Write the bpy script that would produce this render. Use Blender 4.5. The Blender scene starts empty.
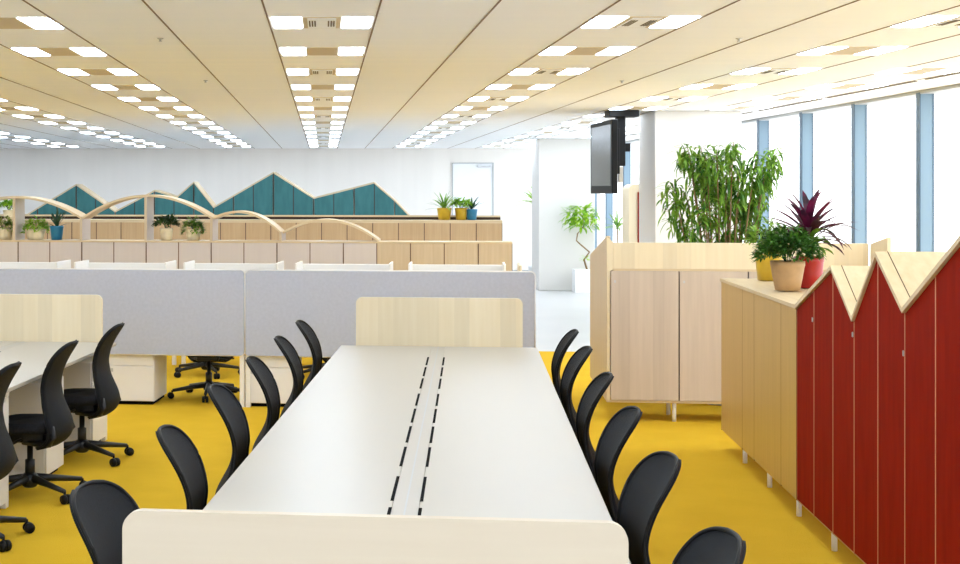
import bpy, bmesh, math, random
from mathutils import Vector, Matrix
R = math.radians
random.seed(11)
C = bpy.context.scene
COL = C.collection

# ---------------------------------------------------------------- camera, world, exposure
cam_d = bpy.data.cameras.new('camera')
cam = bpy.data.objects.new('camera', cam_d); COL.objects.link(cam)
cam.location = (0, 0, 1.827)
cam.rotation_euler = (R(90), 0, R(0.869))
cam_d.sensor_fit = 'HORIZONTAL'; cam_d.sensor_width = 36.0
cam_d.lens = 1450 / 960 * 36.0
cam_d.shift_x = (480 - 302) / 960
cam_d.shift_y = -(282 - 193) / 960
cam_d.clip_end = 200
C.camera = cam

LAMP = 8.8
SKY = 1.7
w = bpy.data.worlds.new('sky'); C.world = w; w.use_nodes = True
nt = w.node_tree; nt.nodes.clear()
out = nt.nodes.new('ShaderNodeOutputWorld'); bg = nt.nodes.new('ShaderNodeBackground')
tc = nt.nodes.new('ShaderNodeTexCoord'); sep = nt.nodes.new('ShaderNodeSeparateXYZ')
rmp = nt.nodes.new('ShaderNodeValToRGB')
mp = nt.nodes.new('ShaderNodeMath'); mp.operation = 'MULTIPLY_ADD'; mp.inputs[1].default_value = 0.5; mp.inputs[2].default_value = 0.5
nt.links.new(tc.outputs['Generated'], sep.inputs[0]); nt.links.new(sep.outputs['Z'], mp.inputs[0])
nt.links.new(mp.outputs[0], rmp.inputs[0]); nt.links.new(rmp.outputs[0], bg.inputs[0])
e = rmp.color_ramp.elements
e[0].position = 0.0; e[0].color = (0.94, 0.93, 0.92, 1)
e[1].position = 1.0; e[1].color = (1.0, 0.98, 0.96, 1)
x = e.new(0.47); x.color = (0.95, 0.95, 0.95, 1)
x = e.new(0.51); x.color = (0.98, 0.97, 0.96, 1)
bg.inputs[1].default_value = SKY
nt.links.new(bg.outputs[0], out.inputs[0])

C.view_settings.view_transform = 'Standard'
C.view_settings.look = 'None'
C.view_settings.exposure = 1.02
C.view_settings.gamma = 1.0
C.view_settings.use_curve_mapping = False
C.cycles.max_bounces = 10; C.cycles.diffuse_bounces = 6; C.cycles.glossy_bounces = 3
C.cycles.transparent_max_bounces = 12
C.cycles.sample_clamp_indirect = 6
C.cycles.use_denoising = True

TH = R(-5.731)                       # the furniture stands a little askew to the building grid
cT, sT = math.cos(TH), math.sin(TH)
def F(u, v, z=0.0):                  # furniture frame -> world
    return Vector((u * cT - v * sT, u * sT + v * cT, z))

def portal(loc, rot, sx, sy):
    l = bpy.data.lights.new('window_daylight', 'AREA'); l.shape = 'RECTANGLE'; l.size = sx; l.size_y = sy
    l.cycles.is_portal = True
    o = bpy.data.objects.new('window_daylight', l); COL.objects.link(o); o.location = loc; o.rotation_euler = rot
portal((6.3, 14.2, 1.43), (0, R(90), 0), 2.8, 38)     # faces -x
portal((-3.5, -7.15, 1.43), (R(90), 0, R(180)), 19, 2.8)  # faces +y

# ---------------------------------------------------------------- materials
def mat(name, col, rough=0.5, spec=0.5, metal=0.0):
    m = bpy.data.materials.new(name); m.use_nodes = True
    b = m.node_tree.nodes['Principled BSDF']
    b.inputs['Base Color'].default_value = (*col, 1); b.inputs['Roughness'].default_value = rough
    b.inputs['Specular IOR Level'].default_value = spec; b.inputs['Metallic'].default_value = metal
    return m
def srgb(r, g, b):
    f = lambda c: (c / 255 / 12.92) if c / 255 <= .04045 else ((c / 255 + .055) / 1.055) ** 2.4
    return (f(r), f(g), f(b))
def textured(name, c1, c2, scale=(1, 1, 1), nscale=5, rough=0.5, spec=0.4, detail=4, bump=0.0, bscale=None, lo=.35, hi=.65):
    m = mat(name, c1, rough, spec); t = m.node_tree; b = t.nodes['Principled BSDF']
    tc = t.nodes.new('ShaderNodeTexCoord'); mp = t.nodes.new('ShaderNodeMapping'); mp.inputs['Scale'].default_value = scale
    n = t.nodes.new('ShaderNodeTexNoise'); n.inputs['Scale'].default_value = nscale; n.inputs['Detail'].default_value = detail
    r = t.nodes.new('ShaderNodeValToRGB'); r.color_ramp.elements[0].color = (*c1, 1); r.color_ramp.elements[1].color = (*c2, 1)
    r.color_ramp.elements[0].position = lo; r.color_ramp.elements[1].position = hi
    t.links.new(tc.outputs['Object'], mp.inputs[0]); t.links.new(mp.outputs[0], n.inputs[0])
    t.links.new(n.outputs[0], r.inputs[0]); t.links.new(r.outputs[0], b.inputs['Base Color'])
    if bump:
        n2 = t.nodes.new('ShaderNodeTexNoise'); n2.inputs['Scale'].default_value = bscale or nscale * 4
        bp = t.nodes.new('ShaderNodeBump'); bp.inputs['Strength'].default_value = bump; bp.inputs['Distance'].default_value = 0.01
        t.links.new(tc.outputs['Object'], n2.inputs[0]); t.links.new(n2.outputs[0], bp.inputs['Height']); t.links.new(bp.outputs[0], b.inputs['Normal'])
    return m
def wood(name, c1, c2, axis='z', rough=0.42, planks=0.0):
    """straight-grained veneer; grain runs along the given local axis; planks > 0 adds board-to-board tone steps along x"""
    sc = {'z': (22, 22, 1.2), 'x': (1.2, 22, 22), 'y': (22, 1.2, 22)}[axis]
    m = textured(name, c1, c2, sc, 1.4, rough, 0.4, 6, lo=.2, hi=.8)
    if planks:
        t = m.node_tree; b = t.nodes['Principled BSDF']
        tc = t.nodes.new('ShaderNodeTexCoord'); sp = t.nodes.new('ShaderNodeSeparateXYZ'); t.links.new(tc.outputs['Object'], sp.inputs[0])
        md = t.nodes.new('ShaderNodeMath'); md.operation = 'DIVIDE'; md.inputs[1].default_value = planks; t.links.new(sp.outputs['X'], md.inputs[0])
        fl = t.nodes.new('ShaderNodeMath'); fl.operation = 'FLOOR'; t.links.new(md.outputs[0], fl.inputs[0])
        wn = t.nodes.new('ShaderNodeTexWhiteNoise'); wn.noise_dimensions = '1D'; t.links.new(fl.outputs[0], wn.inputs['W'])
        hs = t.nodes.new('ShaderNodeHueSaturation'); mr = t.nodes.new('ShaderNodeMapRange')
        mr.inputs['To Min'].default_value = .93; mr.inputs['To Max'].default_value = 1.05
        t.links.new(wn.outputs[0], mr.inputs[0]); t.links.new(mr.outputs[0], hs.inputs['Value'])
        lk = b.inputs['Base Color'].links[0]; src = lk.from_socket
        t.links.new(src, hs.inputs['Color']); t.links.new(hs.outputs[0], b.inputs['Base Color'])
    return m
def emit(name, col, s):
    m = bpy.data.materials.new(name); m.use_nodes = True; t = m.node_tree; t.nodes.clear()
    o = t.nodes.new('ShaderNodeOutputMaterial'); e = t.nodes.new('ShaderNodeEmission')
    e.inputs[0].default_value = (*col, 1); e.inputs[1].default_value = s; t.links.new(e.outputs[0], o.inputs[0]); return m

M = {}
M['maple'] = wood('maple_veneer', srgb(188, 168, 139), srgb(204, 186, 158), 'z')
M['maple_h'] = wood('maple_veneer_flat', srgb(202, 180, 142), srgb(216, 197, 162), 'x')
M['maple_red'] = wood('golden_maple', srgb(178, 143, 78), srgb(192, 158, 92), 'z', rough=.35)
M['maple_b'] = wood('tan_maple', srgb(184, 152, 112), srgb(200, 170, 130), 'z')
M['beech_pl'] = wood('pink_beech_boards', srgb(186, 171, 156), srgb(200, 185, 170), 'z', planks=.09)
M['pinkish'] = wood('pale_pink_laminate', srgb(198, 189, 186), srgb(203, 195, 192), 'z')
M['panel_near'] = wood('pale_beech', srgb(196, 181, 158), srgb(201, 187, 165), 'x')
M['panel_far'] = wood('pale_maple', srgb(218, 203, 170), srgb(225, 212, 183), 'z', planks=.11)
M['red'] = textured('red_stain', srgb(130, 18, 0), srgb(140, 24, 2), (6, 6, 1), 3, .7, .05)
M['teal'] = textured('teal_stain', srgb(50, 104, 106), srgb(58, 114, 115), (4, 4, 1), 3, .5, .3)
M['edge'] = mat('pale_edge', srgb(196, 132, 92), .5)
M['brown'] = mat('brown_joint', srgb(112, 76, 34), .7)
M['joint'] = mat('dark_joint', srgb(104, 80, 62), .7)
M['darkgap'] = mat('dark_gap', srgb(60, 42, 30), .8)
M['white'] = mat('white_laminate', srgb(179, 174, 164), .35, .4)
M['white_div'] = mat('white_divider', srgb(236, 235, 232), .4)
M['white_metal'] = mat('white_metal', srgb(236, 234, 230), .35, .5)
M['pedestal'] = mat('white_pedestal', srgb(232, 231, 231), .4, .4)
M['slot'] = mat('slot_black', (0.006, 0.006, 0.007), .9, 0.05)
M['grommet'] = mat('cream_strip', srgb(176, 171, 162), .4)
M['grey_felt'] = textured('grey_felt', srgb(178, 184, 202), srgb(184, 190, 208), (1, 1, 1), 40, .9, .1, 6, bump=.15, bscale=250)
M['black_mesh'] = textured('black_mesh', srgb(13, 15, 19), srgb(20, 22, 27), (1, 1, 1), 160, .7, .2, 2, bump=.25, bscale=420)
M['black_plastic'] = mat('black_plastic', srgb(18, 18, 21), .42, .5)
M['rim'] = mat('black_rim', srgb(10, 10, 12), .55, .25)
M['black_cloth'] = textured('black_cloth', srgb(20, 20, 24), srgb(30, 30, 35), (1, 1, 1), 60, .85, .2)
M['steel'] = mat('steel', srgb(190, 192, 196), .3, .5, .8)
M['carpet'] = textured('yellow_carpet', srgb(213, 172, 44), srgb(218, 177, 48), (1, 1, 1), 3, .95, .05, 8, bump=.5, bscale=170)
M['vinyl'] = textured('grey_vinyl', srgb(182, 182, 182), srgb(190, 190, 189), (1, 1, 1), .6, .3, .4)
M['ceil'] = textured('ceiling_board', srgb(246, 249, 253), srgb(249, 251, 254), (.15, 5, 1), 1.0, .7, .2, 3)
M['seam'] = mat('ceiling_seam', srgb(120, 96, 74), .7)
M['vent'] = mat('vent_beige', srgb(206, 190, 160), .6)
M['ventdark'] = mat('vent_slot_dark', srgb(96, 84, 66), .7)
M['wall'] = textured('wall_paint', srgb(234, 231, 226), srgb(238, 235, 230), (3, 3, .2), 1.0, .7, .2)
M['doorpaint'] = mat('door_paint', srgb(232, 236, 240), .5)
M['column'] = mat('column_paint', srgb(212, 210, 206), .6)
M['mullion'] = mat('mullion_sky_tint', srgb(124, 150, 170), .4, .5)  # blue tint of the skylight is put into the base colour
M['mulldark'] = mat('mullion_edge', srgb(70, 96, 118), .4, .5)
M['frame'] = mat('window_frame_grey', srgb(178, 182, 184), .5)
M['tv'] = mat('tv_casing', srgb(12, 13, 15), .5, .2)
M['screen'] = mat('tv_screen', srgb(52, 56, 54), .2, .6)
M['diff'] = emit('lamp_diffuser', (.83, .95, 1.10), LAMP)
M['soil'] = textured('potting_soil', srgb(40, 28, 20), srgb(62, 46, 34), (1, 1, 1), 60, .95, .1)
M['bark'] = textured('bark', srgb(120, 96, 66), srgb(150, 124, 90), (8, 8, 1), 6, .8, .2)
def pot_mat(n, c, rough=.35): return textured(n, srgb(*c), srgb(*[min(255, int(k * 1.08)) for k in c]), (1, 1, 1), 12, rough, .5)
M['pot_yellow'] = pot_mat('glazed_yellow', (186, 152, 36))
M['pot_tan'] = pot_mat('terracotta_tan', (176, 140, 96), .6)
M['pot_red'] = pot_mat('glazed_red', (160, 26, 24))
M['pot_blue'] = pot_mat('glazed_blue', (34, 110, 146))
M['pot_cream'] = pot_mat('cream_clay', (222, 208, 176), .55)
M['pot_white'] = mat('white_planter', srgb(234, 236, 238), .4)
def leaf_mat(n, a, b, rough=.45):
    m = textured(n, srgb(*a), srgb(*b), (1, 1, 1), 9, rough, .4, 3)
    t = m.node_tree; p = t.nodes['Principled BSDF']; tl = t.nodes.new('ShaderNodeBsdfTranslucent'); mx = t.nodes.new('ShaderNodeMixShader'); mx.inputs[0].default_value = .38
    t.links.new(p.inputs['Base Color'].links[0].from_socket, tl.inputs[0]); t.links.new(p.outputs[0], mx.inputs[1]); t.links.new(tl.outputs[0], mx.inputs[2])
    t.links.new(mx.outputs[0], t.nodes['Material Output'].inputs[0])
    return m
M['leaf_mid'] = leaf_mat('leaf_green', (56, 108, 34), (142, 184, 66))
M['leaf_fern'] = leaf_mat('fern_green', (36, 80, 28), (84, 132, 48))
M['leaf_bright'] = leaf_mat('leaf_bright_green', (96, 160, 30), (170, 206, 60))
M['leaf_dark'] = leaf_mat('leaf_dark_green', (26, 58, 26), (60, 98, 44))
M['leaf_olive'] = leaf_mat('leaf_olive', (86, 120, 30), (160, 178, 60))
M['leaf_purple'] = leaf_mat('leaf_purple', (48, 20, 40), (112, 30, 68))
M['leaf_plum'] = leaf_mat('leaf_dark_plum', (34, 26, 28), (92, 44, 58))
M['leaf_bluegreen'] = leaf_mat('leaf_blue_green', (40, 70, 60), (70, 104, 84))
# clear thin glass
g = bpy.data.materials.new('window_glass'); g.use_nodes = True; t = g.node_tree; t.nodes.clear()
o_ = t.nodes.new('ShaderNodeOutputMaterial'); mx = t.nodes.new('ShaderNodeMixShader'); tr = t.nodes.new('ShaderNodeBsdfTransparent'); gl = t.nodes.new('ShaderNodeBsdfGlossy')
fr = t.nodes.new('ShaderNodeFresnel'); fr.inputs[0].default_value = 1.25; gl.inputs['Roughness'].default_value = .02
tr.inputs[0].default_value = (.96, .98, .99, 1)
ge = t.nodes.new('ShaderNodeNewGeometry'); iv = t.nodes.new('ShaderNodeMath'); iv.operation = 'SUBTRACT'; iv.inputs[0].default_value = 1.0
ml = t.nodes.new('ShaderNodeMath'); ml.operation = 'MULTIPLY'
t.links.new(ge.outputs['Backfacing'], iv.inputs[1]); t.links.new(iv.outputs[0], ml.inputs[0]); t.links.new(fr.outputs[0], ml.inputs[1])
t.links.new(ml.outputs[0], mx.inputs[0]); t.links.new(tr.outputs[0], mx.inputs[1]); t.links.new(gl.outputs[0], mx.inputs[2]); t.links.new(mx.outputs[0], o_.inputs[0])
M['glass'] = g

# ---------------------------------------------------------------- mesh helpers
def finish(name, bm, m, parent=None, smooth=False, loc=None):
    me = bpy.data.meshes.new(name); bmesh.ops.recalc_face_normals(bm, faces=bm.faces[:]); bm.to_mesh(me); bm.free()
    if smooth:
        for p in me.polygons: p.use_smooth = True
    for mm in (m if isinstance(m, (list, tuple)) else [m]): me.materials.append(mm)
    o = bpy.data.objects.new(name, me); COL.objects.link(o)
    if parent is not None: o.parent = parent
    if loc: o.location = loc
    return o
def tag(o, label=None, cat=None, group=None, kind=None):
    if label: o['label'] = label
    if cat: o['category'] = cat
    if group: o['group'] = group
    if kind: o['kind'] = kind
    return o
def thing(name, label, cat, loc, rz=0.0, group=None):
    o = bpy.data.objects.new(name, None); o.empty_display_size = .1; COL.objects.link(o)
    o.location = loc; o.rotation_euler = (0, 0, rz)
    return tag(o, label, cat, group)
def box(bm, x0, x1, y0, y1, z0, z1, bev=0.0, seg=1, mtx=None):
    n = bmesh.new()
    vs = [n.verts.new((x, y, z)) for x in (x0, x1) for y in (y0, y1) for z in (z0, z1)]
    for f in ((0, 1, 3, 2), (4, 6, 7, 5), (0, 4, 5, 1), (2, 3, 7, 6), (0, 2, 6, 4), (1, 5, 7, 3)): n.faces.new([vs[i] for i in f])
    bmesh.ops.recalc_face_normals(n, faces=n.faces[:])
    if bev: bmesh.ops.bevel(n, geom=n.edges[:], offset=bev, segments=seg, affect='EDGES', profile=.5)
    join(bm, n, mtx)
def join(bm, n, mtx=None):
    mp = {}
    for v in n.verts: mp[v] = bm.verts.new(mtx @ v.co if mtx else v.co)
    for f in n.faces:
        try: bm.faces.new([mp[v] for v in f.verts])
        except ValueError: pass
    n.free()
def bx(name, m, parent, *a, bev=0.0, seg=1):
    bm = bmesh.new(); box(bm, *a, bev=bev, seg=seg); return finish(name, bm, m, parent)
def prism(bm, pts, a0, a1, plane='xz'):
    """closed outline in the plane, extruded along the remaining axis"""
    mk = {'xz': lambda p, a: (p[0], a, p[1]), 'yz': lambda p, a: (a, p[0], p[1]), 'xy': lambda p, a: (p[0], p[1], a)}[plane]
    A = [bm.verts.new(mk(p, a0)) for p in pts]; B = [bm.verts.new(mk(p, a1)) for p in pts]
    bm.faces.new(A); bm.faces.new(B[::-1])
    n = len(pts)
    for i in range(n): bm.faces.new((A[i], B[i], B[(i + 1) % n], A[(i + 1) % n]))
def tube(bm, pts, rad, n=8, cap=True):
    pts = [Vector(p) for p in pts]; rings = []
    for i, p in enumerate(pts):
        d = (pts[min(i + 1, len(pts) - 1)] - pts[max(i - 1, 0)]).normalized()
        up = Vector((0, 0, 1)) if abs(d.z) < .9 else Vector((1, 0, 0))
        a = d.cross(up).normalized(); b = d.cross(a).normalized()
        r = rad[i] if isinstance(rad, (list, tuple)) else rad
        rings.append([bm.verts.new(p + a * (r * math.cos(2 * math.pi * k / n)) + b * (r * math.sin(2 * math.pi * k / n))) for k in range(n)])
    for i in range(len(rings) - 1):
        for k in range(n): bm.faces.new((rings[i][k], rings[i][(k + 1) % n], rings[i + 1][(k + 1) % n], rings[i + 1][k]))
    if cap: bm.faces.new(rings[0]); bm.faces.new(rings[-1][::-1])
def lathe(bm, prof, n=28, cx=0, cy=0):
    rings = [[bm.verts.new((cx + r * math.cos(2 * math.pi * k / n), cy + r * math.sin(2 * math.pi * k / n), z)) for k in range(n)] for r, z in prof]
    for i in range(len(rings) - 1):
        for k in range(n): bm.faces.new((rings[i][k], rings[i][(k + 1) % n], rings[i + 1][(k + 1) % n], rings[i + 1][k]))
    bm.faces.new(rings[0]); bm.faces.new(rings[-1][::-1])
def rrect(x0, x1, z0, z1, r, n=6, bottom=False):
    pts = []
    cs = [((x1 - r, z1 - r), 0), ((x0 + r, z1 - r), 90)]
    for (cx, cz), a in cs:
        for k in range(n + 1):
            t_ = R(a + 90 * k / n); pts.append((cx + r * math.cos(t_), cz + r * math.sin(t_)))
    if bottom:
        for (cx, cz), a in [((x0 + r, z0 + r), 180), ((x1 - r, z0 + r), 270)]:
            for k in range(n + 1):
                t_ = R(a + 90 * k / n); pts.append((cx + r * math.cos(t_), cz + r * math.sin(t_)))
    else: pts += [(x0, z0), (x1, z0)]
    return pts
def children(o): return [c for c in bpy.data.objects if c.parent == o]
CH = {}
def copy_tree(o, parent=None):
    c = o.copy(); COL.objects.link(c)
    if parent is not None: c.parent = parent
    if o not in CH: CH[o] = children(o)
    for ch in CH[o]: copy_tree(ch, c)
    return c
def strip(o):
    return o

# ---------------------------------------------------------------- the room
CZ = 2.847; XW = 6.0; XL = -13.0; YF = 33.2; YB = -7.0
def struct(name, m, *a, bev=0):
    o = bx(name, m, None, *a, bev=bev); o['kind'] = 'structure'; return o
struct('floor', M['vinyl'], XL - .2, XW + .3, YB - .2, YF + .2, -.12, -.006)
# carpet zone ends on a line across the furniture grid
bm = bmesh.new()
a_, b_ = F(-13.5, 16.95), F(5.0, 16.95)
yl = a_.y + (XL - a_.x) * (b_.y - a_.y) / (b_.x - a_.x); yr = a_.y + (XW - .02 - a_.x) * (b_.y - a_.y) / (b_.x - a_.x)
XC, YC = -7.0, 3.4  # unseen near and left carpet edges pulled in so pale vinyl brightens the ceiling
yc = a_.y + (XC - a_.x) * (b_.y - a_.y) / (b_.x - a_.x)
k1, k2 = F(.55, 16.95), F(.55, 20.0)          # unseen tongue under far cabinet rows, sized to warm the ceiling; aisle is vinyl
prism(bm, [(XC, YC), (XW - .02, YC), (XW - .02, yr), (k1.x, k1.y), (k2.x, k2.y), (-11.0, k2.y), (-11.0, k1.y), (XC, k1.y)], -.006, 0.0, 'xy')
tag(finish('floor_carpet', bm, M['carpet']), kind='structure')
struct('ceiling', M['ceil'], XL - .2, XW + .3, YB - .2, YF + .2, CZ, CZ + .1)
struct('wall_far', M['wall'], XL - .2, XW + .3, YF, YF + .15, -.006, CZ)
struct('wall_left', M['wall'], XL - .15, XL, YB, YF, -.006, CZ)
struct('baseboard_far', M['frame'], XL, XW, YF - .012, YF, -.006, .07)
# wall behind the camera: low wall with a window band
struct('wall_back', M['wall'], XL - .15, XW, YB - .12, YB, -.006, .12)
n_tr = 0
for i in range(12):
    X = XL + 1.6 * i
    if X < XW: struct('trim_%d' % (30 + i), M['mullion'], X - .05, X + .05, YB - .12, YB, .12, CZ)
o = struct('window_30', M['glass'], XL, XW, YB - .07, YB - .062, .12, CZ)
# window wall on the right: sky-tinted mullions, one pane a bay
MY = [14.54 + 1.78 * k for k in range(-10, 11)]
for i, y in enumerate(MY):
    bm = bmesh.new(); box(bm, XW - .075, XW + .05, y - .04, y + .04, 0, CZ - .02, bev=.004)
    o = finish('trim_%d' % (i + 1), bm, M['mullion']); o['kind'] = 'structure'
    bm = bmesh.new()
    for dx in (-.083, .05): box(bm, XW + dx, XW + dx + .008, y - .048, y + .048, 0, CZ - .02)
    e_ = finish('mullion_edge', bm, M['mulldark'], o)
ys = MY + [YF]
for i in range(len(ys) - 1):
    o = bx('window_%d' % (i + 1), M['glass'], None, XW + .03, XW + .036, ys[i] + .05, ys[i + 1] - .05, .03, CZ - .03); o['kind'] = 'structure'
struct('window_31', M['glass'], XW + .03, XW + .036, YB, MY[0] - .05, .03, CZ - .03)
struct('trim_60', M['frame'], XW - .08, XW + .12, YB, YF, CZ - .035, CZ - .002)
struct('trim_61', M['frame'], XW - .04, XW + .12, YB, YF, -.005, .05)
struct('wall_right', M['wall'], XW + .12, XW + .3, YB, YF, -.12, -.01)
# ceiling seams every module
P = .6305
bm = None
for i, k in enumerate(range(-18, 10)):
    X = -.328 + P * k
    struct('trim_%d' % (70 + i), M['seam'], X - .005, X + .005, YB, YF - .01, CZ - .003, CZ + .001)
# slot diffusers in the ceiling along the windows
Y0 = 3.2; i = 0
ORD0 = ['nearest', 'second', 'third', 'fourth', 'fifth', 'sixth', 'seventh', 'eighth', 'ninth', 'tenth', 'eleventh', 'twelfth']
while Y0 < 31:
    o = bx('ceiling_slot_diffuser', M['ventdark'], None, 5.375, 5.40, Y0, Y0 + 2.3, CZ - .006, CZ + .001)
    tag(o, 'dark slim air slot in the ceiling beside the windows, %s of the line' % (ORD0[i]), 'air vent', 'air slots along the windows')
    Y0 += 2.52; i += 1
# white square columns
for i, (x0, x1, y0, y1) in enumerate([(4.10, 5.17, 18.03, 18.95), (4.03, 5.08, 27.29, 28.2)]):
    o = struct('column' if i == 0 else 'column.001', M['column'], x0, x1, y0, y1, -.006, CZ - .001, bev=.01)
# far door
d = thing('door_1', 'door', 'door', (3.40, YF - .001, 0)); del d['label']; del d['category']; d['kind'] = 'structure'
bx('door_leaf', M['doorpaint'], d, -.455, .44, -.03, -.002, 0, 2.50)
bx('door_frame', M['frame'], d, -.47, -.455, -.04, -.001, 0, 2.515)
bx('door_frame', M['frame'], d, .44, .475, -.05, -.001, 0, 2.515)
bx('door_frame', M['frame'], d, -.47, .475, -.04, -.001, 2.50, 2.52)
bx('door_closer', M['steel'], d, .10, .40, -.09, -.03, 2.42, 2.47)

# ---------------------------------------------------------------- ceiling light units
def light_unit(kind):
    t_ = thing('ceiling_light', '', 'ceiling light', (0, 0, CZ))
    for x0, x1 in ((-.292, -.122), (.122, .292)):
        bx('diffuser', M['diff'], t_, x0, x1, -.275, .275, -.005, .004)
    if kind == 0:
        bx('vent_plate', M['vent'], t_, -.112, .112, -.27, .27, -.004, .004)
    else:
        p = bx('vent_plate', M['vent'], t_, -.112, .112, -.27, .27, -.004, .004)
        bm = bmesh.new(); box(bm, -.085, .085, -.24, .24, -.007, -.003); f = finish('vent_face', bm, M['ceil'], p)
        bm = bmesh.new()
        for s in (-1, 1):
            for q in range(3):
                xx = s * (.04 + .016 * q); box(bm, xx - .0045, xx + .0045, -.14, .14, -.009, -.006)
        finish('vent_slots', bm, M['ventdark'], p)
    return t_
LU = [light_unit(0), light_unit(1)]
used = [False, False]
def place_light(X, Y, kind, label, grp):
    if not used[kind]: o = LU[kind]; used[kind] = True
    else: o = copy_tree(LU[kind])
    o.location = (X, Y, CZ); o['label'] = label; o['group'] = grp
ORD = ['nearest', 'second', 'third', 'fourth', 'fifth', 'sixth', 'seventh', 'eighth', 'ninth', 'tenth', 'eleventh', 'twelfth', 'thirteenth', 'fourteenth', 'fifteenth', 'sixteenth', 'seventeenth', 'eighteenth', 'nineteenth', 'twentieth', 'twenty-first', 'twenty-second']
rows = {-4: ('fourth row left of the middle row', 14.0), -3: ('third row left of the middle row', 9.0),
        -2: ('second row left of the middle row', 5.0), -1: ('row just left of the middle row', None), 0: ('middle row above the white table', None),
        1: ('row just right of the middle row', None), 2: ('second row right of the middle row', None), 3: ('row along the windows', None)}
for i, (nm, _) in rows.items():
    X = 5.0 if i == 3 else -.013 + 1.8915 * i
    first = max(7.9, 4.475 * (abs(X) - .35)) if X < 0 else (7.9 if i < 2 else (8.0 if i == 2 else 10.5))
    n = 0
    for k in range(-7, 14):
        Y = 8.675 + 1.76 * k
        if X > 4 and (17.8 < Y < 19.4 or 27.1 < Y < 28.6): continue
        if Y < first:
            lb = 'unseen ceiling light, %s from rear wall, %s' % (ORD[k + 7] if k > -7 else 'first', nm)
        else:
            od = ORD[n] if n < len(ORD) else 'last'; n += 1
            lb = 'square twin-panel ceiling light, %s in the %s' % (od, nm)
        place_light(X, Y, 1 if (k % 2 == 0 and i in (0, 1, 2)) else 0, lb, 'square ceiling lights')
# small ceiling detectors / sprinklers
def sprinkler(px, py, label):
    zz = 1450 * (CZ - 1.827) / (193 - py); X = (px - 324) / 1450 * zz
    bm = bmesh.new(); lathe(bm, [(.022, .0), (.022, -.004), (.008, -.008), (.007, -.018), (.012, -.020), (.010, -.022)], 14)
    o = finish('sprinkler', bm, M['steel'], None, True, (X, zz, CZ)); tag(o, label, 'sprinkler', 'ceiling sprinklers')
sprinkler(160, 38, 'small round ceiling sprinkler left of the middle lights, nearer one')
sprinkler(205.5, 80, 'small round ceiling sprinkler left of the middle lights, farther one')
sprinkler(737, 39, 'small round ceiling sprinkler between the two right ceiling light rows')
sprinkler(621, 81, 'small round ceiling sprinkler above and left of the television')

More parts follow.
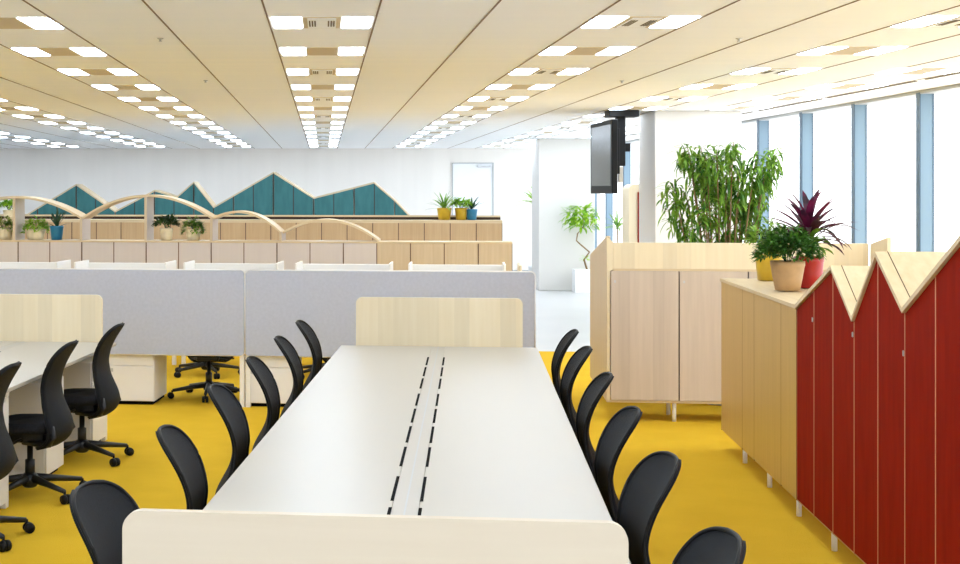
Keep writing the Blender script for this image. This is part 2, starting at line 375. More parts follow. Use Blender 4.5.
# ---------------------------------------------------------------- task chair
def make_chair():
    t_ = thing('office_chair', '', 'chair', (0, 0, 0))
    prof = [(.315, .12), (.33, .175), (.365, .222), (.41, .240), (.46, .232), (.51, .208), (.56, .180), (.61, .160), (.66, .152), (.71, .157), (.76, .171), (.81, .193), (.85, .216), (.885, .240), (.908, .257), (.925, .270), (.934, .277)]
    wid = [(.315, .14), (.33, .18), (.37, .212), (.42, .226), (.47, .226), (.52, .216), (.57, .204), (.62, .194), (.67, .190), (.72, .192), (.77, .198), (.81, .202), (.85, .199), (.885, .182), (.908, .155), (.925, .115), (.934, .062)]
    def fine(tb, n=3):
        o = []
        for i in range(len(tb) - 1):
            p0, p1, p2, p3 = tb[max(i - 1, 0)], tb[i], tb[i + 1], tb[min(i + 2, len(tb) - 1)]
            for k in range(n):
                s_ = k / n
                o.append(tuple(.5 * (2 * p1[c] + (p2[c] - p0[c]) * s_ + (2 * p0[c] - 5 * p1[c] + 4 * p2[c] - p3[c]) * s_ * s_ + (3 * p1[c] - p0[c] - 3 * p2[c] + p3[c]) * s_ ** 3) for c in (0, 1)))
        return o + [tb[-1]]
    prof = fine(prof); wid = fine(wid)
    bm = bmesh.new(); nx = 14; grid = []
    rim_l, rim_r = [], []
    for (z, y), (_, wd) in zip(prof, wid):
        row = []
        for k in range(nx + 1):
            s = -1 + 2 * k / nx
            row.append(bm.verts.new((wd * s, y - (.026 + .03 * max(0, min(1, (.62 - z) / .15))) * s * s * (wd / .2), z)))
        grid.append(row); rim_l.append(row[0].co.copy()); rim_r.append(row[-1].co.copy())
    top = [v.co.copy() for v in grid[-1]]
    for i in range(len(grid) - 1):
        for k in range(nx): bm.faces.new((grid[i][k], grid[i][k + 1], grid[i + 1][k + 1], grid[i + 1][k]))
    bmesh.ops.recalc_face_normals(bm, faces=bm.faces[:])
    bmesh.ops.solidify(bm, geom=bm.faces[:], thickness=.014)
    back = finish('backrest', bm, M['black_mesh'], t_, True)
    bm = bmesh.new(); tube(bm, rim_l + top[1:-1] + rim_r[::-1], .0065, 6); finish('backrest_rim', bm, M['rim'], back, True)
    # carrier arms that wrap from the back shell forward under the seat
    for s in (-1, 1):
        bm = bmesh.new(); tube(bm, [(s * .19, .19, .45), (s * .205, .205, .39), (s * .18, .175, .345), (s * .12, .08, .335), (s * .07, -.02, .335)], [.016, .02, .02, .018, .016], 8)
        finish('back_carrier', bm, M['black_plastic'], t_, True)
    # seat
    bm = bmesh.new(); n = 32; rings = []
    for z, f in ((.40, .80), (.405, .93), (.425, 1.0), (.45, .985), (.462, .93), (.466, .75), (.464, .4)):
        rg = []
        for k in range(n):
            a = 2 * math.pi * k / n; cx, sy = math.cos(a), math.sin(a)
            ex = abs(cx) ** .55 * (1 if cx >= 0 else -1); ey = abs(sy) ** .55 * (1 if sy >= 0 else -1)
            zz = z - (.022 if sy < 0 else 0) * max(0, -ey) ** 3
            rg.append(bm.verts.new((ex * .24 * f, -.03 + ey * .235 * f, zz)))
        rings.append(rg)
    for i in range(len(rings) - 1):
        for k in range(n): bm.faces.new((rings[i][k], rings[i][(k + 1) % n], rings[i + 1][(k + 1) % n], rings[i + 1][k]))
    bm.faces.new(rings[0]); bm.faces.new(rings[-1][::-1])
    finish('seat', bm, M['black_cloth'], t_, True)
    bx('mechanism', M['black_plastic'], t_, -.10, .10, -.13, .11, .335, .40, bev=.015, seg=2)
    bm = bmesh.new(); tube(bm, [(.08, -.02, .36), (.23, -.04, .35)], .008, 6); finish('lever', bm, M['black_plastic'], t_, True)
    bm = bmesh.new(); lathe(bm, [(.03, .12), (.03, .22), (.018, .225), (.018, .34)], 16); finish('gas_lift', bm, M['black_plastic'], t_, True)
    bm = bmesh.new(); lathe(bm, [(.035, .055), (.05, .07), (.05, .125), (.035, .14)], 16); finish('base_hub', bm, M['black_plastic'], t_, True)
    for k in range(5):
        a = R(90 + 36 + 72 * k); dx, dy = math.cos(a), math.sin(a)
        bm = bmesh.new(); tube(bm, [(dx * .03, dy * .03, .11), (dx * .18, dy * .18, .092), (dx * .33, dy * .33, .072)], [.026, .020, .014], 8)
        lg = finish('base_leg', bm, M['black_plastic'], t_, True)
        bm = bmesh.new(); q = Vector((-dy, dx, 0)); c0 = Vector((dx * .335, dy * .335, .029))
        off = Vector((dx, dy, 0)) * .012
        for s in (-1, 1): tube(bm, [c0 + off + q * (s * .006), c0 + off + q * (s * .026)], [.029, .027], 14)
        tube(bm, [c0 + Vector((0, 0, .0)), c0 + Vector((0, 0, .045))], .008, 6)
        finish('caster', bm, M['rim'], lg, True)
    return t_
chair0 = make_chair(); chair_used = False
def chair(u, v, rot, label, group, jit=0.0):
    global chair_used
    if not chair_used: o = chair0; chair_used = True
    else: o = copy_tree(chair0)
    o.location = F(u, v); o.rotation_euler = (0, 0, TH + R(rot + jit)); o['label'] = label; o['group'] = group
names6 = ['nearest', 'second from the front', 'third from the front', 'fourth from the front', 'fifth from the front', 'farthest']
for i, (v, j) in enumerate(zip([4.28, 5.41, 6.60, 7.76, 8.90, 10.02], [-8, 2, 0, 1, 1, 0])):
    chair(-.90 + (0, .01, -.012, -.015, -.015, -.015)[i], v, 90, 'black mesh office chair at left side of long white table, %s' % names6[i], 'chairs at the long white table', j)
for i, (v, j) in enumerate(zip([3.86, 5.00, 6.09, 7.26, 8.50, 9.55], [6, 7, 3, 1, 2, 0])):
    chair(.415, v, -90, 'black mesh office chair at right side of long white table, %s' % names6[i], 'chairs at the long white table', j)
for v, lb in ((7.37, 'black office chair at the left white bench, cut off by the picture edge'), (8.50, 'black office chair at the left white bench, middle of its three'), (9.68, 'black office chair at the left white bench, farthest, near the grey screen')):
    chair(-2.635, v, -90, lb, 'chairs at the left white bench', 0)
for u, lb in ((-2.32, 'black swivel chair under the grey-screened desk, wheels showing left of white leg'), (-1.10, 'black swivel chair under the grey-screened desk, behind the right white pedestal'), ):
    chair(u, 12.80, 0, lb, 'chairs at the grey-screened desks', 5)
for u, lb in ((-2.63, 'black swivel chair in second row back, seen below the left grey screen'), (-1.40, 'black swivel chair in second row back, seen below the right grey screen')):
    chair(u, 14.35, 180, lb, 'chairs at the desks with white dividers', -8)

# ---------------------------------------------------------------- bench desks
def bench(u0, u1, v0, v1, label, right_side):
    w_, L = u1 - u0, v1 - v0
    t_ = thing('bench_desk', label, 'desk', F(u0, v0), TH)
    xc = w_ / 2
    nseg = 3; sl = L / nseg
    bm = bmesh.new()
    box(bm, 0, xc - .0465, 0, L, .695, .72, bev=.003); box(bm, xc + .0465, w_, 0, L, .695, .72, bev=.003)
    finish('tabletop', bm, M['white'], t_)
    bm = bmesh.new()
    box(bm, xc - .046, xc + .046, 0.004, L - .004, .70, .7185)
    ch = finish('cable_channel', bm, M['grommet'], t_)
    bx('channel_seam', M['frame'], ch, xc - .003, xc + .003, .004, L - .004, .7185, .7195)
    bm = bmesh.new()
    for s in (-1, 1):
        for g_ in range(nseg):
            for q in range(3 if g_ == nseg - 1 else 4):
                y0 = g_ * sl + .07 + q * (sl - .1) / 4
                box(bm, xc + s * .053 - .006, xc + s * .053 + .006, y0, y0 + .455, .7188, .7206)
    finish('cable_slots', bm, M['slot'], t_)
    for g_ in range(nseg + 1):
        y = min(max(g_ * sl, .04), L - .04)
        bm = bmesh.new(); box(bm, .06, w_ - .06, y - .025, y + .025, .645, .695, bev=.004)
        finish('cross_beam', bm, M['white_metal'], t_)
        for x in (.09, w_ - .09):
            bx('leg', M['white_metal'], t_, x - .025, x + .025, y - .025, y + .025, 0, .645, bev=.004)
    bx('cable_tray', M['white_metal'], t_, xc - .15, xc + .15, .3, L - .3, .48, .60, bev=.005)
    return t_
bench(-.93, .48, 3.46, 10.51, 'long white bench table with black cable slots down its middle', True)
bench(-4.01, -2.60, 3.46, 10.51, 'white bench table at the left edge of the picture', False)
def end_panel(uc, v, h, m, label, thick=.028, w_=1.2, z0=.40):
    bm = bmesh.new(); prism(bm, rrect(-w_ / 2, w_ / 2, z0, h, .045, bottom=True), 0, thick, 'xz')
    o = finish('end_panel', bm, m, None, False); o.location = F(uc, v); o.rotation_euler = (0, 0, TH)
    tag(o, label, 'panel', 'rounded wooden end panels'); return o
end_panel(-.234, 3.430, 1.060, M['panel_near'], 'pale wooden end panel across the near end of long white table')
end_panel(-.222, 10.513, 1.070, M['panel_far'], 'light maple end panel behind far end of long white table')
end_panel(-3.31, 10.513, 1.070, M['panel_far'], 'light maple end panel behind the left white bench, at picture edge')
end_panel(-3.31, 3.430, 1.060, M['panel_near'], 'pale wooden end panel at near end of the left bench, outside the picture')

def make_pedestal():
    t_ = thing('drawer_pedestal', '', 'drawer unit', (0, 0, 0))
    bx('body', M['pedestal'], t_, -.20, .20, -.26, .25, .03, .62, bev=.004)
    bx('plinth', M['slot'], t_, -.18, .18, -.24, .24, .0, .03)
    z = .034
    for h in (.30, .14, .135):
        d_ = bx('drawer', M['pedestal'], t_, -.197, .197, -.275, -.262, z, z + h, bev=.003)
        bx('drawer_handle', M['steel'], d_, -.19, -.16, -.279, -.275, z + h - .05, z + h - .02)
        z += h + .005
    return t_
ped0 = make_pedestal(); ped_used = False
def pedestal(u, v, rot, label, group):
    global ped_used
    if not ped_used: o = ped0; ped_used = True
    else: o = copy_tree(ped0)
    o.location = F(u, v); o.rotation_euler = (0, 0, TH + R(rot)); o['label'] = label; o['group'] = group
for v, lb in ((7.99, 'white drawer unit under the left bench, nearest, at picture edge'), (9.14, 'white drawer unit under the left bench, between the two visible chairs'), (10.28, 'white drawer unit under the far end of the left bench')):
    pedestal(-2.94, v, 90, lb, 'drawer units under the left bench')

# grey screened desk row
def screen_desk(u0, u1, v, label, last):
    w_ = u1 - u0
    t_ = thing('screened_desk', label, 'desk', F(u0, v), TH, 'desks behind grey felt screens')
    bm = bmesh.new(); prism(bm, rrect(.006, w_ - .006, .444, 1.165, .03, bottom=True), 0, .03, 'xz')
    finish('felt_screen', bm, M['grey_felt'], t_)
    bm = bmesh.new()
    pts = rrect(.0, w_, .440, 1.171, .034, bottom=True)
    for p, q in zip(pts, pts[1:] + pts[:1]):
        tube(bm, [(p[0], .015, p[1]), (q[0], .015, q[1])], .006, 6)
    finish('screen_trim', bm, M['white_metal'], t_, True)
    bx('desktop', M['white'], t_, 0, w_, .035, .735, .695, .72, bev=.003)
    bx('desk_leg', M['white_metal'], t_, 0.0, .04, .03, .09, 0, .44)
    bx('desk_leg', M['white_metal'], t_, 0.0, .04, .64, .70, 0, .695)
    bx('desk_leg', M['white_metal'], t_, w_ - .045, w_ - .005, .03, .09, 0, .44)
    return t_
screen_desk(-1.90, .54, 12.20, 'white desk behind the right grey felt screen, beyond the long table', True)
screen_desk(-4.345, -1.905, 12.20, 'white desk behind the left grey felt screen', False)
screen_desk(-6.79, -4.35, 12.20, 'white desk behind grey felt screen, continuing past the left picture edge', False)
for u, lb in ((-2.90, 'white drawer unit below the left grey screen, left of the chair wheels'), (-1.68, 'white drawer unit below the right grey screen, behind the table chairs'), (-.46, 'white drawer unit below the right grey screen, hidden behind the long table')):
    pedestal(u, 12.53, 180 if False else 0, lb, 'drawer units below the grey screens')

# desks with white dividers
def divider_desk(u0, label):
    w_ = .995
    t_ = thing('divider_desk', label, 'desk', F(u0, 14.96), TH, 'desks with white dividers')
    bx('back_screen', M['white_div'], t_, 0, w_, .52, .545, .72, 1.066, bev=.004)
    bx('side_wing', M['white_div'], t_, 0, .022, 0, .54, .72, 1.096, bev=.004)
    bx('side_wing', M['white_div'], t_, w_ - .022, w_, 0, .54, .72, 1.096, bev=.004)
    bx('desktop', M['white'], t_, -.085, w_ + .085, -.10, .55, .695, .72, bev=.003)
    bx('leg', M['white_metal'], t_, -.06, -.02, .2, .24, 0, .695); bx('leg', M['white_metal'], t_, w_ + .02, w_ + .06, .2, .24, 0, .695)
pos = ['rightmost', 'second from right', 'third from right', 'fourth from right', 'leftmost']
for k in range(5):
    divider_desk(-.63 - 1.177 * k, 'desk with white box-like divider behind the grey screens, %s' % pos[k])
o = bx('end_panel', M['panel_far'], None, -.014, .014, 0, .60, 0, 1.09, bev=.008)
o.location = F(.515, 14.94); o.rotation_euler = (0, 0, TH); tag(o, 'small wooden end panel at right end of white divider desks', 'panel')

# ---------------------------------------------------------------- cabinet rows
def hgt(prof, s):
    for (a, ha), (b, hb) in zip(prof, prof[1:]):
        if a <= s <= b: return ha + (hb - ha) * (s - a) / (b - a) if b > a else ha
    return prof[-1][1]
def outline(prof, a, b, z0, dz=0.0):
    pts = [(a, hgt(prof, a) - dz)] + [(s, h - dz) for s, h in prof if a < s < b] + [(b, hgt(prof, b) - dz)]
    return [(a, z0)] + pts + [(b, z0)]
def cab_unit(name, prof, a, b, doors, org, rot, depth, z0, bodym, doorms, label, group, roofm=None, legs=True, lock=None, roof=.022, gap=.004, dth=.016, seam=False, strip=None, sw=.0045):
    """one cabinet: local x along the row, front at y=0 facing -y; s measured from the row origin"""
    u, v = org
    t_ = thing(name, label, 'cabinet', F(u, v), TH + R(rot), group)
    off = Matrix.Translation((0, 0, 0))
    bm = bmesh.new(); prism(bm, outline(prof, a + .001, b - .001, z0, roof), .0, depth, 'xz'); finish('body', bm, bodym, t_)
    # roof boards: one strip per straight run
    ss = [a] + [s for s, h in prof if a < s < b] + [b]
    bm = bmesh.new()
    for p, q in zip(ss, ss[1:]):
        hp, hq = hgt(prof, p + 1e-6), hgt(prof, q - 1e-6)
        prism(bm, [(p, hp - roof), (p, hp), (q, hq), (q, hq - roof)], -.018, depth + .004, 'xz')
    tb = finish('top_board', bm, roofm or bodym, t_)
    if seam:
        bm = bmesh.new()
        for p, q in zip(ss, ss[1:]):
            hp, hq = hgt(prof, p + 1e-6), hgt(prof, q - 1e-6)
            prism(bm, [(p, hp), (p, hp + .0008), (q, hq + .0008), (q, hq)], .034, .038, 'xz')
        finish('board_seam', bm, M['darkgap'], tb)
    if strip:
        for p in doors:
            x0, x1 = max(p - sw, a), min(p + sw, b)
            bm = bmesh.new(); prism(bm, outline(prof, x0, x1, z0 + .005, roof), -dth - .0005, 0, 'xz'); finish('edge_strip', bm, strip, t_)
    for k, (p, q) in enumerate(zip(doors, doors[1:])):
        ol = outline(prof, p + (gap * 2 if p == doors[0] and dth > .01 else gap), q - (gap * 2 if q == doors[-1] and dth > .01 else gap), z0 + .012, roof + .004)
        bm = bmesh.new(); prism(bm, ol, -dth, -.0005, 'xz')
        dm = doorms[k] if isinstance(doorms, list) else doorms
        d_ = finish('door', bm, dm, t_)
        if lock and k == 1:
            lx = (q - .035) if lock == 'right' else (p + .035)
            bm = bmesh.new(); box(bm, lx - .006, lx + .006, -.024, -.018, lock_z - .012, lock_z + .012, bev=.002); finish('lock', bm, M['steel'], d_)
    if legs:
        for x in (legs if isinstance(legs, list) else sorted({a + .06, b - .06})):
            for y in (.05, depth - .06):
                bm = bmesh.new(); lathe(bm, [(.015, 0.0), (.015, z0)], 12, x, y); finish('leg', bm, M['white_metal'], t_, True)
    return t_
lock_z = 1.165
# row A (nearest wooden row, arches stand on it)
ZA, VA = 1.247, 17.27
jA = [.5, .1] + [.1 - .8 * k for k in range(1, 10)]
fromright = ['rightmost'] + ['%s from the right' % n for n in ('second', 'third', 'fourth', 'fifth', 'sixth', 'seventh', 'eighth', 'ninth', 'tenth', 'eleventh', 'twelfth', 'thirteenth')]
# local x runs along +u, origin u=0
pA = [(-20, ZA), (2, ZA)]
for k in range(len(jA) - 1):
    b, a = jA[k], jA[k + 1]
    ds = [a, b] if b - a < .5 else [a, (a + b) / 2, b]
    ms = []
    for p, q in zip(ds, ds[1:]): ms.append(M['maple'] if (p + q) / 2 > -1.1 else M['pinkish'])
    cab_unit('storage_cabinet', pA, a, b, ds, (0, VA), 0, .45, .12, M['maple'], ms, 'low storage cabinet in the row under the wooden arches, %s' % fromright[k], 'cabinets in the row under the arches', M['maple_h'], roof=.018, strip=M['joint'], sw=.006)
# row B
ZB, VB = 1.405, 22.55
jB = [.5, .1] + [.1 - .8 * k for k in range(1, 11)]
pB = [(-20, ZB), (2, ZB)]
for k in range(len(jB) - 1):
    b, a = jB[k], jB[k + 1]
    ds = [a, b] if b - a < .5 else [a, (a + b) / 2, b]
    t_ = cab_unit('storage_cabinet', pB, a, b, ds, (0, VB), 0, .45, .12, M['maple_b'], M['maple_b'], 'tan storage cabinet in middle row below the teal peaks, %s' % fromright[k], 'cabinets in the middle wooden row', M['maple_h'], roof=.045, strip=M['joint'], sw=.007)
    bm = bmesh.new(); box(bm, a, b - (.02 if k == 0 else 0), .47, .50, 1.38, 1.447); bk = finish('upstand_shadow', bm, M['darkgap'], t_)  # dark colour painted in for the shadow under the cap
    bm = bmesh.new(); box(bm, a, b - (.02 if k == 0 else 0), .46, .50, 1.447, 1.474); finish('upstand_cap', bm, M['maple_h'], bk)
# row C: teal mountain cabinets
VC = 28.45
mt = [(-10, 1.40), (-8.88, 1.40), (-7.86, 2.009), (-7.06, 1.469), (-6.25, 1.891), (-5.80, 1.758), (-5.46, 2.055), (-5.06, 1.556), (-3.86, 2.246), (-3.06, 1.743), (-2.26, 1.944), (-1.87, 2.045), (-1.46, 1.691), (-1.17, 1.388), (2, 1.388)]
jC = [-1.06 - .4] + [-1.46 - .8 * k for k in range(1, 11)]
cab_unit('mountain_cabinet', mt, -1.46, -1.17 + .31, [-1.46, -.86], (0, VC), 0, .45, .01, M['maple'], M['teal'], 'teal cabinet with sloping top at the right foot of the teal peaks', 'teal peaked cabinets', M['maple_h'], roof=.03, legs=False, strip=M['darkgap'], sw=.008)
for k in range(len(jC) - 1):
    b, a = jC[k], jC[k + 1]
    cab_unit('mountain_cabinet', mt, a, b, [a, (a + b) / 2, b], (0, VC), 0, .45, .01, M['maple'], M['teal'], 'teal cabinet with zigzag top before the far wall, %s of its row' % fromright[k + 1], 'teal peaked cabinets', M['maple_h'], roof=.03, legs=False, gap=.007, strip=M['darkgap'], sw=.008)
# red row: local x runs toward the camera, front faces the aisle
red = [(0, 1.215), (2.40, 1.210), (3.20, 1.466), (3.60, 1.245), (4.00, 1.568), (4.40, 1.350), (5.10, 1.663), (6.00, 2.06), (6.4, 1.75)]
orgR = (1.80, 10.67)
cab_unit('storage_cabinet', red, 0, 1.2, [0, .8, 1.2], orgR, -90, .46, .125, M['maple_red'], M['maple_red'], 'golden wooden cabinet at far flat end of the red row, plant pot on top', 'golden flat-topped cabinets', M['maple_h'], roof=.02, gap=.002, dth=.008, strip=M['brown'], sw=.0022, legs=[.58])
cab_unit('storage_cabinet', red, 1.2, 2.4, [1.2, 2.0, 2.4], orgR, -90, .46, .125, M['maple_red'], M['maple_red'], 'golden wooden cabinet next to the first red door, plant pots on top', 'golden flat-topped cabinets', M['maple_h'], roof=.02, gap=.002, dth=.008, strip=M['brown'], sw=.0022, legs=[1.39, 2.2])
rj = [2.4, 3.2, 4.0, 4.8, 5.6, 6.4]
rl = ['red cabinet rising from flat golden cabinets to its first peak', 'red cabinet with the steep V-shaped notch between two peaks', 'red cabinet right of the middle peak, top falling then rising', 'red cabinet with rising slanted top at right picture edge', 'red cabinet with tallest peak, beyond the right picture edge']
for k in range(5):
    a, b = rj[k], rj[k + 1]
    cab_unit('mountain_cabinet', red, a, b, [a, a + .4, b], orgR, -90, .46, .125, M['maple_red'], M['red'], rl[k], 'red peaked cabinets', M['maple_h'], roof=.022, lock='left', gap=.0045, dth=.005, seam=True, strip=M['edge'], sw=.0055, legs=[b - .2])

# wooden arches on row A
def arch(uL, uR, zL, zR, zpk, label):
    """thin bent board as deep as the cabinet"""
    t_ = thing('wooden_arch', label, 'arch', F(0, VA + .02), TH, 'bent wood arches on the cabinet row')
    n = 24; um = (uL + uR) / 2; pts = []
    for i in range(n + 1):
        s = i / n; x = uL + (uR - uL) * s
        base = zL + (zR - zL) * s; sag = zpk - (zL + zR) / 2
        pts.append((x, base + sag * (1 - (2 * s - 1) ** 2)))
    bm = bmesh.new(); th = .028
    lo = [(p[0], p[1] - th) for p in pts]
    prism(bm, pts + lo[::-1], 0, .40, 'xz')
    # split the big ngons into quads for clean shading
    finish('arch_board', bm, M['maple_h'], t_); return t_
def post(t_, u, z1):
    b = bx('post', M['maple'], t_, u, u + .028, 0, .40, ZA, z1 - .02)
    bx('post_face', M['pinkish'], b, u + .028, u + .031, .012, .39, ZA, z1 - .02)
a1 = arch(-6.42, -4.72, 1.53, 1.537, 1.79, 'bent wood arch on cabinet row, leftmost, cut by picture edge'); post(a1, -5.58, 1.785); post(a1, -4.735, 1.535)
a2 = arch(-4.70, -3.10, 1.537, 1.537, 1.808, 'tallest bent wood arch, in the middle of the cabinet row'); post(a2, -3.93, 1.80); post(a2, -3.12, 1.54)
a3 = arch(-3.08, -2.26, 1.537, 1.365, 1.60, 'small bent wood arch right of the tallest arch'); post(a3, -2.275, 1.375)
a4 = arch(-2.235, -1.08, 1.365, 1.268, 1.512, 'rightmost low bent wood arch running down to the cabinet top')

# big cabinet block on the right
u0, v0, W_ = 1.09, 11.82, 2.02
t_ = thing('tall_cabinet_block', 'large pale wooden double cabinet with raised parapet, left of tall plant', 'cabinet', F(u0, v0), TH)
bx('body', M['maple'], t_, .052, W_, .0, .45, .155, 1.21, bev=.002)
bx('parapet', M['panel_far'], t_, .052, W_, .0, .03, 1.222, 1.430, bev=.002)
bx('top_rail', M['maple_h'], t_, .05, W_, -.004, .45, 1.205, 1.222)
bm = bmesh.new(); prism(bm, [(0, .155), (0, 1.478), (.02, 1.482), (1.62, 1.264), (1.62, .155)], 0, .028, 'yz'); finish('side_panel', bm, M['maple'], t_)
bm = bmesh.new(); prism(bm, [(.0, .155), (.0, 1.478), (.052, 1.432), (.052, 1.22), (.024, 1.2), (.024, .155)], -.004, .03, 'xz'); finish('front_stile', bm, M['panel_far'], t_)
bx('bottom_rail', M['maple_h'], t_, 0, W_, -.004, .02, .152, .168)
xs = [.026, .565, 1.10, 1.64, 2.017]
for p, q in zip(xs, xs[1:]):
    d_ = bx('door', M['beech_pl'], t_, p + .005, q - .005, -.018, -.001, .172, 1.203, bev=.0015)
    bx('joint', M['darkgap'], d_, q - .005, q + .005, -.0025, 0, .172, 1.203)
    bx('lock', M['steel'], d_, p + .03, p + .045, -.023, -.018, 1.11, 1.13)
bx('back_panel', M['maple'], t_, .03, W_, 1.592, 1.62, .155, 1.26)
bx('end_side_panel', M['maple'], t_, W_ - .028, W_, .46, 1.59, .155, 1.30)
for x in (.535, 1.6):
    for y in (.05, .40, 1.55):
        bm = bmesh.new(); lathe(bm, [(.016, 0), (.016, .155)], 12, x, y); finish('leg', bm, M['white_metal'], t_, True)
bm = bmesh.new(); prism(bm, [(-.47, 0), (-.47, 1.492), (0, 1.425), (0, 0)], 0, .028, 'yz')
o = finish('partition_panel', bm, M['panel_far']); o.location = F(u0 + W_ + .012, v0); o.rotation_euler = (0, 0, TH)
tag(o, 'pale wooden panel with slanted top standing right of the large cabinet, behind red peaks', 'panel')

# tall narrow cupboard with red front left of the nearer column
t_ = thing('tall_cupboard', 'tall wooden cupboard with red edge seen just left of the nearer column', 'cabinet', (4.40, 21.0, 0))
bm = bmesh.new(); pts = rrect(0, .62, 0, 1.955, .09); prism(bm, pts, 0, .45, 'xz'); finish('body', bm, M['panel_far'], t_)
bx('door', M['red'], t_, .125, .58, -.02, -.001, .1, 1.84)

# ---------------------------------------------------------------- television
t_ = thing('television', 'large dark television hanging by the nearer column, facing left', 'television', (3.432, 18.03, 1.82), R(90 + 1.1) + math.pi)
# local x along the screen, local y = back (+x world side)
bx('casing', M['tv'], t_, -.63, .63, .0, .07, 0, .89, bev=.008, seg=2)
bx('rear_housing', M['tv'], t_, -.45, .45, .07, .11, .15, .75, bev=.01)
bx('screen', M['screen'], t_, -.565, .565, -.003, .001, .095, .835)
t2 = thing('television_bracket', 'black ceiling bracket that holds the television beside the column', 'bracket', (3.70, 18.0, 0))
bx('ceiling_plate', M['tv'], t2, -.20, .17, -.15, .15, 2.765, 2.846, bev=.004)
bx('drop_post', M['tv'], t2, -.09, .02, -.05, .05, 2.16, 2.77, bev=.004)
bx('mounting_plate', M['tv'], t2, -.13, -.09, -.25, .25, 2.06, 2.62, bev=.004)
bx('junction_box', M['white'], t2, -.06, -.01, -.05, .02, 1.96, 2.15)
bx('side_arm', M['tv'], t2, .02, .08, -.04, .04, 2.34, 2.44, bev=.004)

# ---------------------------------------------------------------- plants
def blade(bm, base, dirh, L, wd, rise, droop, n=6, fold=.25, tip=.0):
    """strap leaf: starts along dirh with vertical slope 'rise', bends down by 'droop'"""
    base = Vector(base); d = Vector((math.cos(dirh), math.sin(dirh), 0)); q = Vector((-d.y, d.x, 0))
    ang = rise; p = base.copy(); prev = None; st = L / n
    for i in range(n + 1):
        s = i / n
        w0 = wd * (math.sin(math.pi * min(1, (s * .92 + .08))) ** .7) * .5 if i < n else wd * .02
        up = Vector((-d.x * math.sin(ang), -d.y * math.sin(ang), math.cos(ang)))
        tri = [bm.verts.new(p - q * w0 + up * (w0 * fold)), bm.verts.new(p), bm.verts.new(p + q * w0 + up * (w0 * fold))]
        if prev:
            bm.faces.new((prev[0], prev[1], tri[1], tri[0])); bm.faces.new((prev[1], prev[2], tri[2], tri[1]))
        prev = tri
        p = p + (d * math.cos(ang) + Vector((0, 0, math.sin(ang)))) * st
        ang -= droop / n
def pot(t_, r, h, m, taper=.72, lip=True):
    bm = bmesh.new()
    prof = [(r * taper * .8, 0), (r * taper, .004), (r * (taper + 1) / 2, h * .45), (r * .97, h * .82), (r, h * .86), (r, h), (r * .9, h), (r * .88, h * .86)]
    lathe(bm, prof, 28); p = finish('pot', bm, m, t_, True)
    bm = bmesh.new(); lathe(bm, [(r * .5, h * .84), (r * .87, h * .86), (r * .87, h * .88), (r * .3, h * .90)], 20); finish('soil', bm, M['soil'], p, True)
    return p
def plant_thing(name, label, loc, group=None): return thing(name, label, 'potted plant', loc, 0, group)
def strappy(t_, h0, n, L, wd, m, spread=(20, 80), droop=(.5, 1.4), stem=None, rnd=None):
    rnd = rnd or random; bm = bmesh.new()
    for i in range(n):
        a = i * 2.399 + rnd.uniform(-.3, .3); r = R(rnd.uniform(*spread))
        blade(bm, (.01 * math.cos(a), .01 * math.sin(a), h0 + rnd.uniform(-.02, .03)), a, L * rnd.uniform(.7, 1.05), wd * rnd.uniform(.8, 1.1), r, rnd.uniform(*droop), 7)
    finish('foliage', bm, m, t_, True)
    if stem:
        bm = bmesh.new(); tube(bm, [(0, 0, stem), (0.01, 0, (stem + h0) / 2), (0, 0, h0)], [.016, .013, .01], 8); finish('stem', bm, M['bark'], t_, True)
def bushy(t_, h0, R0, H, n, L, wd, m, rnd=random, drop=0.0):
    """many arching stalks with small leaflets"""
    bm = bmesh.new()
    for i in range(n):
        a = rnd.uniform(0, 6.283); rr = R0 * math.sqrt(rnd.uniform(0.02, 1)); top = H * (1 - .55 * (rr / R0) ** 2) * rnd.uniform(.55, 1)
        c = Vector((rr * math.cos(a), rr * math.sin(a), h0 + top - drop * (rr / R0) ** 2 * rnd.uniform(.3, 1)))
        for k in range(3):
            blade(bm, c, a + rnd.uniform(-1.3, 1.3), L * rnd.uniform(.7, 1.2), wd, R(rnd.uniform(-20, 50)), rnd.uniform(.2, 1.2), 3)
    f = finish('foliage', bm, m, t_, True)
    bm = bmesh.new()
    for i in range(12):
        a = i * .55; rr = R0 * .6
        tube(bm, [(0, 0, h0 - .03), (rr * .4 * math.cos(a), rr * .4 * math.sin(a), h0 + H * .35), (rr * math.cos(a), rr * math.sin(a), h0 + H * .6)], .003, 5)
    finish('stems', bm, M['leaf_dark'], t_, True)

# three pots on the golden cabinets
zt = 1.217
t_ = plant_thing('potted_plant', 'green leafy plant in yellow pot behind the tan pot on golden cabinet', F(2.075, 10.42, zt)); pot(t_, .098, .205, M['pot_yellow'], .8); bushy(t_, .20, .13, .22, 70, .08, .022, M['leaf_mid'])
t_ = plant_thing('potted_fern', 'bushy dark green fern in tan clay pot on golden cabinet top', F(1.975, 9.36, zt)); pot(t_, .105, .185, M['pot_tan'], .72); bushy(t_, .17, .19, .24, 480, .055, .018, M['leaf_fern'], drop=.06)
t_ = plant_thing('potted_cordyline', 'purple-leaved cordyline in glazed red pot on golden cabinet top', F(2.17, 9.66, zt)); pot(t_, .095, .20, M['pot_red'], .82)
bm = bmesh.new()
for i in range(20):
    lv = i / 20
    blade(bm, (0, 0, .31 + .08 * lv), i * 2.399, .29 + random.uniform(-.05, .04), .048, R(38 + 44 * lv + random.uniform(-6, 6)), .55, 7, .35)
finish('foliage', bm, M['leaf_purple'], t_, True)
bm = bmesh.new()
for i in range(26): blade(bm, (0, 0, .25 + .004 * i), i * 2.399 + .4, random.uniform(.28, .36), .040, R(random.uniform(18, 58)), random.uniform(1.0, 1.7), 8, .3)
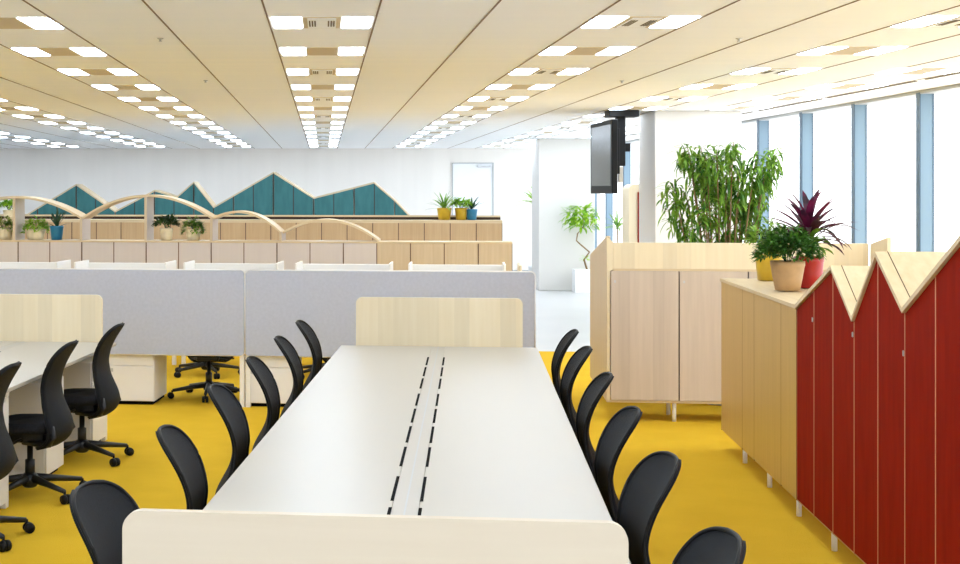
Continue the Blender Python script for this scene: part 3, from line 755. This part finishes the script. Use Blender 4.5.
finish('arching_leaves', bm, M['leaf_plum'], t_, True)
bm = bmesh.new()
for i in range(12): blade(bm, (0, 0, .22 + .008 * i), i * 2.1 + .6, .27, .045, R(random.uniform(15, 50)), 1.1, 6)
finish('lower_leaves', bm, M['leaf_mid'], t_, True)
bm = bmesh.new(); tube(bm, [(0, 0, .17), (.005, 0, .30), (0, 0, .45)], [.012, .011, .009], 8); finish('stem', bm, M['bark'], t_, True)

# tall weeping plant behind the large cabinet
t_ = plant_thing('tall_weeping_plant', 'tall weeping green plant rising behind the large pale cabinet', F(2.19, 12.92)); pot(t_, .2, .38, M['pot_white'], .85)
rnd = random.Random(5); bm = bmesh.new(); sb = bmesh.new()
for i in range(44):
    a = i * 2.399; rr = .46 * math.sqrt((i + 1) / 44); top = (1.55 + .74 * (((i * 7) % 11) / 10) ** .7) + .16 * rr - .1
    ex, ey = rr * math.cos(a), rr * .8 * math.sin(a)
    pts = [Vector((.05 * math.cos(a), .05 * math.sin(a), .36)), Vector((ex * .55, ey * .55, top * .55)), Vector((ex * .9, ey * .9, top * .93)), Vector((ex, ey, top)), Vector((ex * 1.12, ey * 1.12, top - .10))]
    tube(sb, pts, [.010, .008, .005, .003, .002], 5)
    for j in range(52):
        s = rnd.uniform(.22, 1.0) ** .8 * (len(pts) - 1); k = min(int(s), len(pts) - 2); p = pts[k].lerp(pts[k + 1], s - k)
        p = p + Vector((rnd.uniform(-.05, .05), rnd.uniform(-.05, .05), rnd.uniform(-.06, .05)))
        blade(bm, p, rnd.uniform(0, 6.283), rnd.uniform(.10, .18), .024, R(rnd.uniform(-60, 30)), rnd.uniform(.5, 1.6), 4)
finish('foliage', bm, M['leaf_mid'], t_, True); finish('stems', sb, M['bark'], t_, True)

# plant with twisted trunk in white planter at the farther column
t_ = plant_thing('twisted_trunk_plant', 'bright green plant with curving bare trunk in white planter at farther column', (4.79, 26.9, -.006))
bm = bmesh.new(); prism(bm, [(-.17, -.17), (.17, -.17), (.17, .17), (-.17, .17)], 0, .42, 'xy'); finish('planter', bm, M['pot_white'], t_)
bm = bmesh.new(); tube(bm, [(.08, 0, .40), (.02, 0, .60), (.12, 0, .74), (-.02, 0, .86), (-.12, 0, .95), (-.10, 0, 1.08), (.0, 0, 1.2), (.02, 0, 1.3)], [.02, .018, .016, .014, .012, .012, .011, .009], 8); finish('trunk', bm, M['bark'], t_, True)
rnd = random.Random(9); bm = bmesh.new()
for i in range(200):
    a = rnd.uniform(0, 6.28); b_ = rnd.uniform(-.9, 1.2); rr = .24 * rnd.random() ** .5
    p = Vector((rr * math.cos(a) * math.cos(b_) * 1.25 - .03, rr * math.sin(a) * math.cos(b_), 1.36 + .22 * math.sin(b_)))
    blade(bm, p, a + rnd.uniform(-.6, .6), rnd.uniform(.12, .2), .055, R(rnd.uniform(-40, 60)), rnd.uniform(.3, 1.2), 4)
for i in range(10): blade(bm, (.06, 0, .62), i * 2.4, .16, .03, R(rnd.uniform(-20, 40)), .8, 4)
finish('foliage', bm, M['leaf_bright'], t_, True)

t_ = plant_thing('window_plant', 'spiky green plant by windows, left of the tall red-edged cupboard', (4.56, 22.6, -.006)); pot(t_, .16, .34, M['pot_white'], .8); strappy(t_, 1.28, 26, .38, .03, M['leaf_mid'], (10, 80), (.3, 1.3), stem=.3, rnd=random.Random(3))
t_ = plant_thing('far_leafy_plant', 'thin green fronds peeking out left of the farther column', (4.34, 29.6, -.006)); pot(t_, .18, .36, M['pot_white'], .8); strappy(t_, 1.58, 30, .55, .06, M['leaf_bright'], (10, 82), (.4, 1.5), stem=.32, rnd=random.Random(14))

# plants on the far cabinet rows  (kind, u, v, top z)
def small(name, label, u, v, z, potm, r, h, kind, m, seed):
    rn = random.Random(seed); t_ = plant_thing(name, label, F(u, v, z)); pot(t_, r, h, potm, .78)
    if kind == 'spiky': strappy(t_, h * .9, 26, .34, .03, m, (15, 85), (.3, 1.0), rnd=rn)
    elif kind == 'short': strappy(t_, h * .9, 14, .24, .035, m, (20, 80), (.1, .6), rnd=rn)
    elif kind == 'tuft': bushy(t_, h * .9, r * 1.5, .17, 90, .085, .028, m, rn)
    else: bushy(t_, h * .95, r * 1.3, .15, 110, .07, .022, m, rn, drop=.12)
small('spiky_plant', 'spiky dark green plant in yellow pot, left of two other pots', -.395, VB + .22, ZB, M['pot_yellow'], .115, .19, 'spiky', M['leaf_mid'], 1)
small('leafy_plant', 'bright green tuft in yellow pot, between spiky plant and blue pot', -.135, VB + .22, ZB, M['pot_yellow'], .10, .19, 'tuft', M['leaf_bright'], 2)
small('blue_pot_plant', 'spiky plant in small blue pot at right end of middle row', .03, VB + .22, ZB, M['pot_blue'], .09, .17, 'short', M['leaf_bluegreen'], 3)
small('leafy_plant', 'round bright green plant in pale pot left of the blue pot under the arch', -5.35, VA + .22, ZA, M['pot_cream'], .12, .13, 'droop', M['leaf_bright'], 4)
small('aloe_plant', 'dark spiky aloe in tall blue pot under the left arch', -5.07, VA + .18, ZA, M['pot_blue'], .085, .175, 'short', M['leaf_bluegreen'], 5)
small('leafy_plant', 'olive green plant in pale pot at left picture edge under the arch', -5.76, VA + .22, ZA, M['pot_cream'], .12, .14, 'droop', M['leaf_olive'], 6)
small('leafy_plant', 'dark green bushy plant in cream pot just right of the middle arch post', -3.69, VA + .18, ZA, M['pot_cream'], .082, .15, 'tuft', M['leaf_dark'], 7)
small('leafy_plant', 'trailing dark green plant in wide cream pot, right of middle arch post', -3.36, VA + .20, ZA, M['pot_cream'], .095, .14, 'droop', M['leaf_mid'], 8)
small('leafy_plant', 'green plant high behind the left arch post on the middle row', -7.40, VB + .2, ZB, M['pot_cream'], .10, .15, 'tuft', M['leaf_bright'], 9)
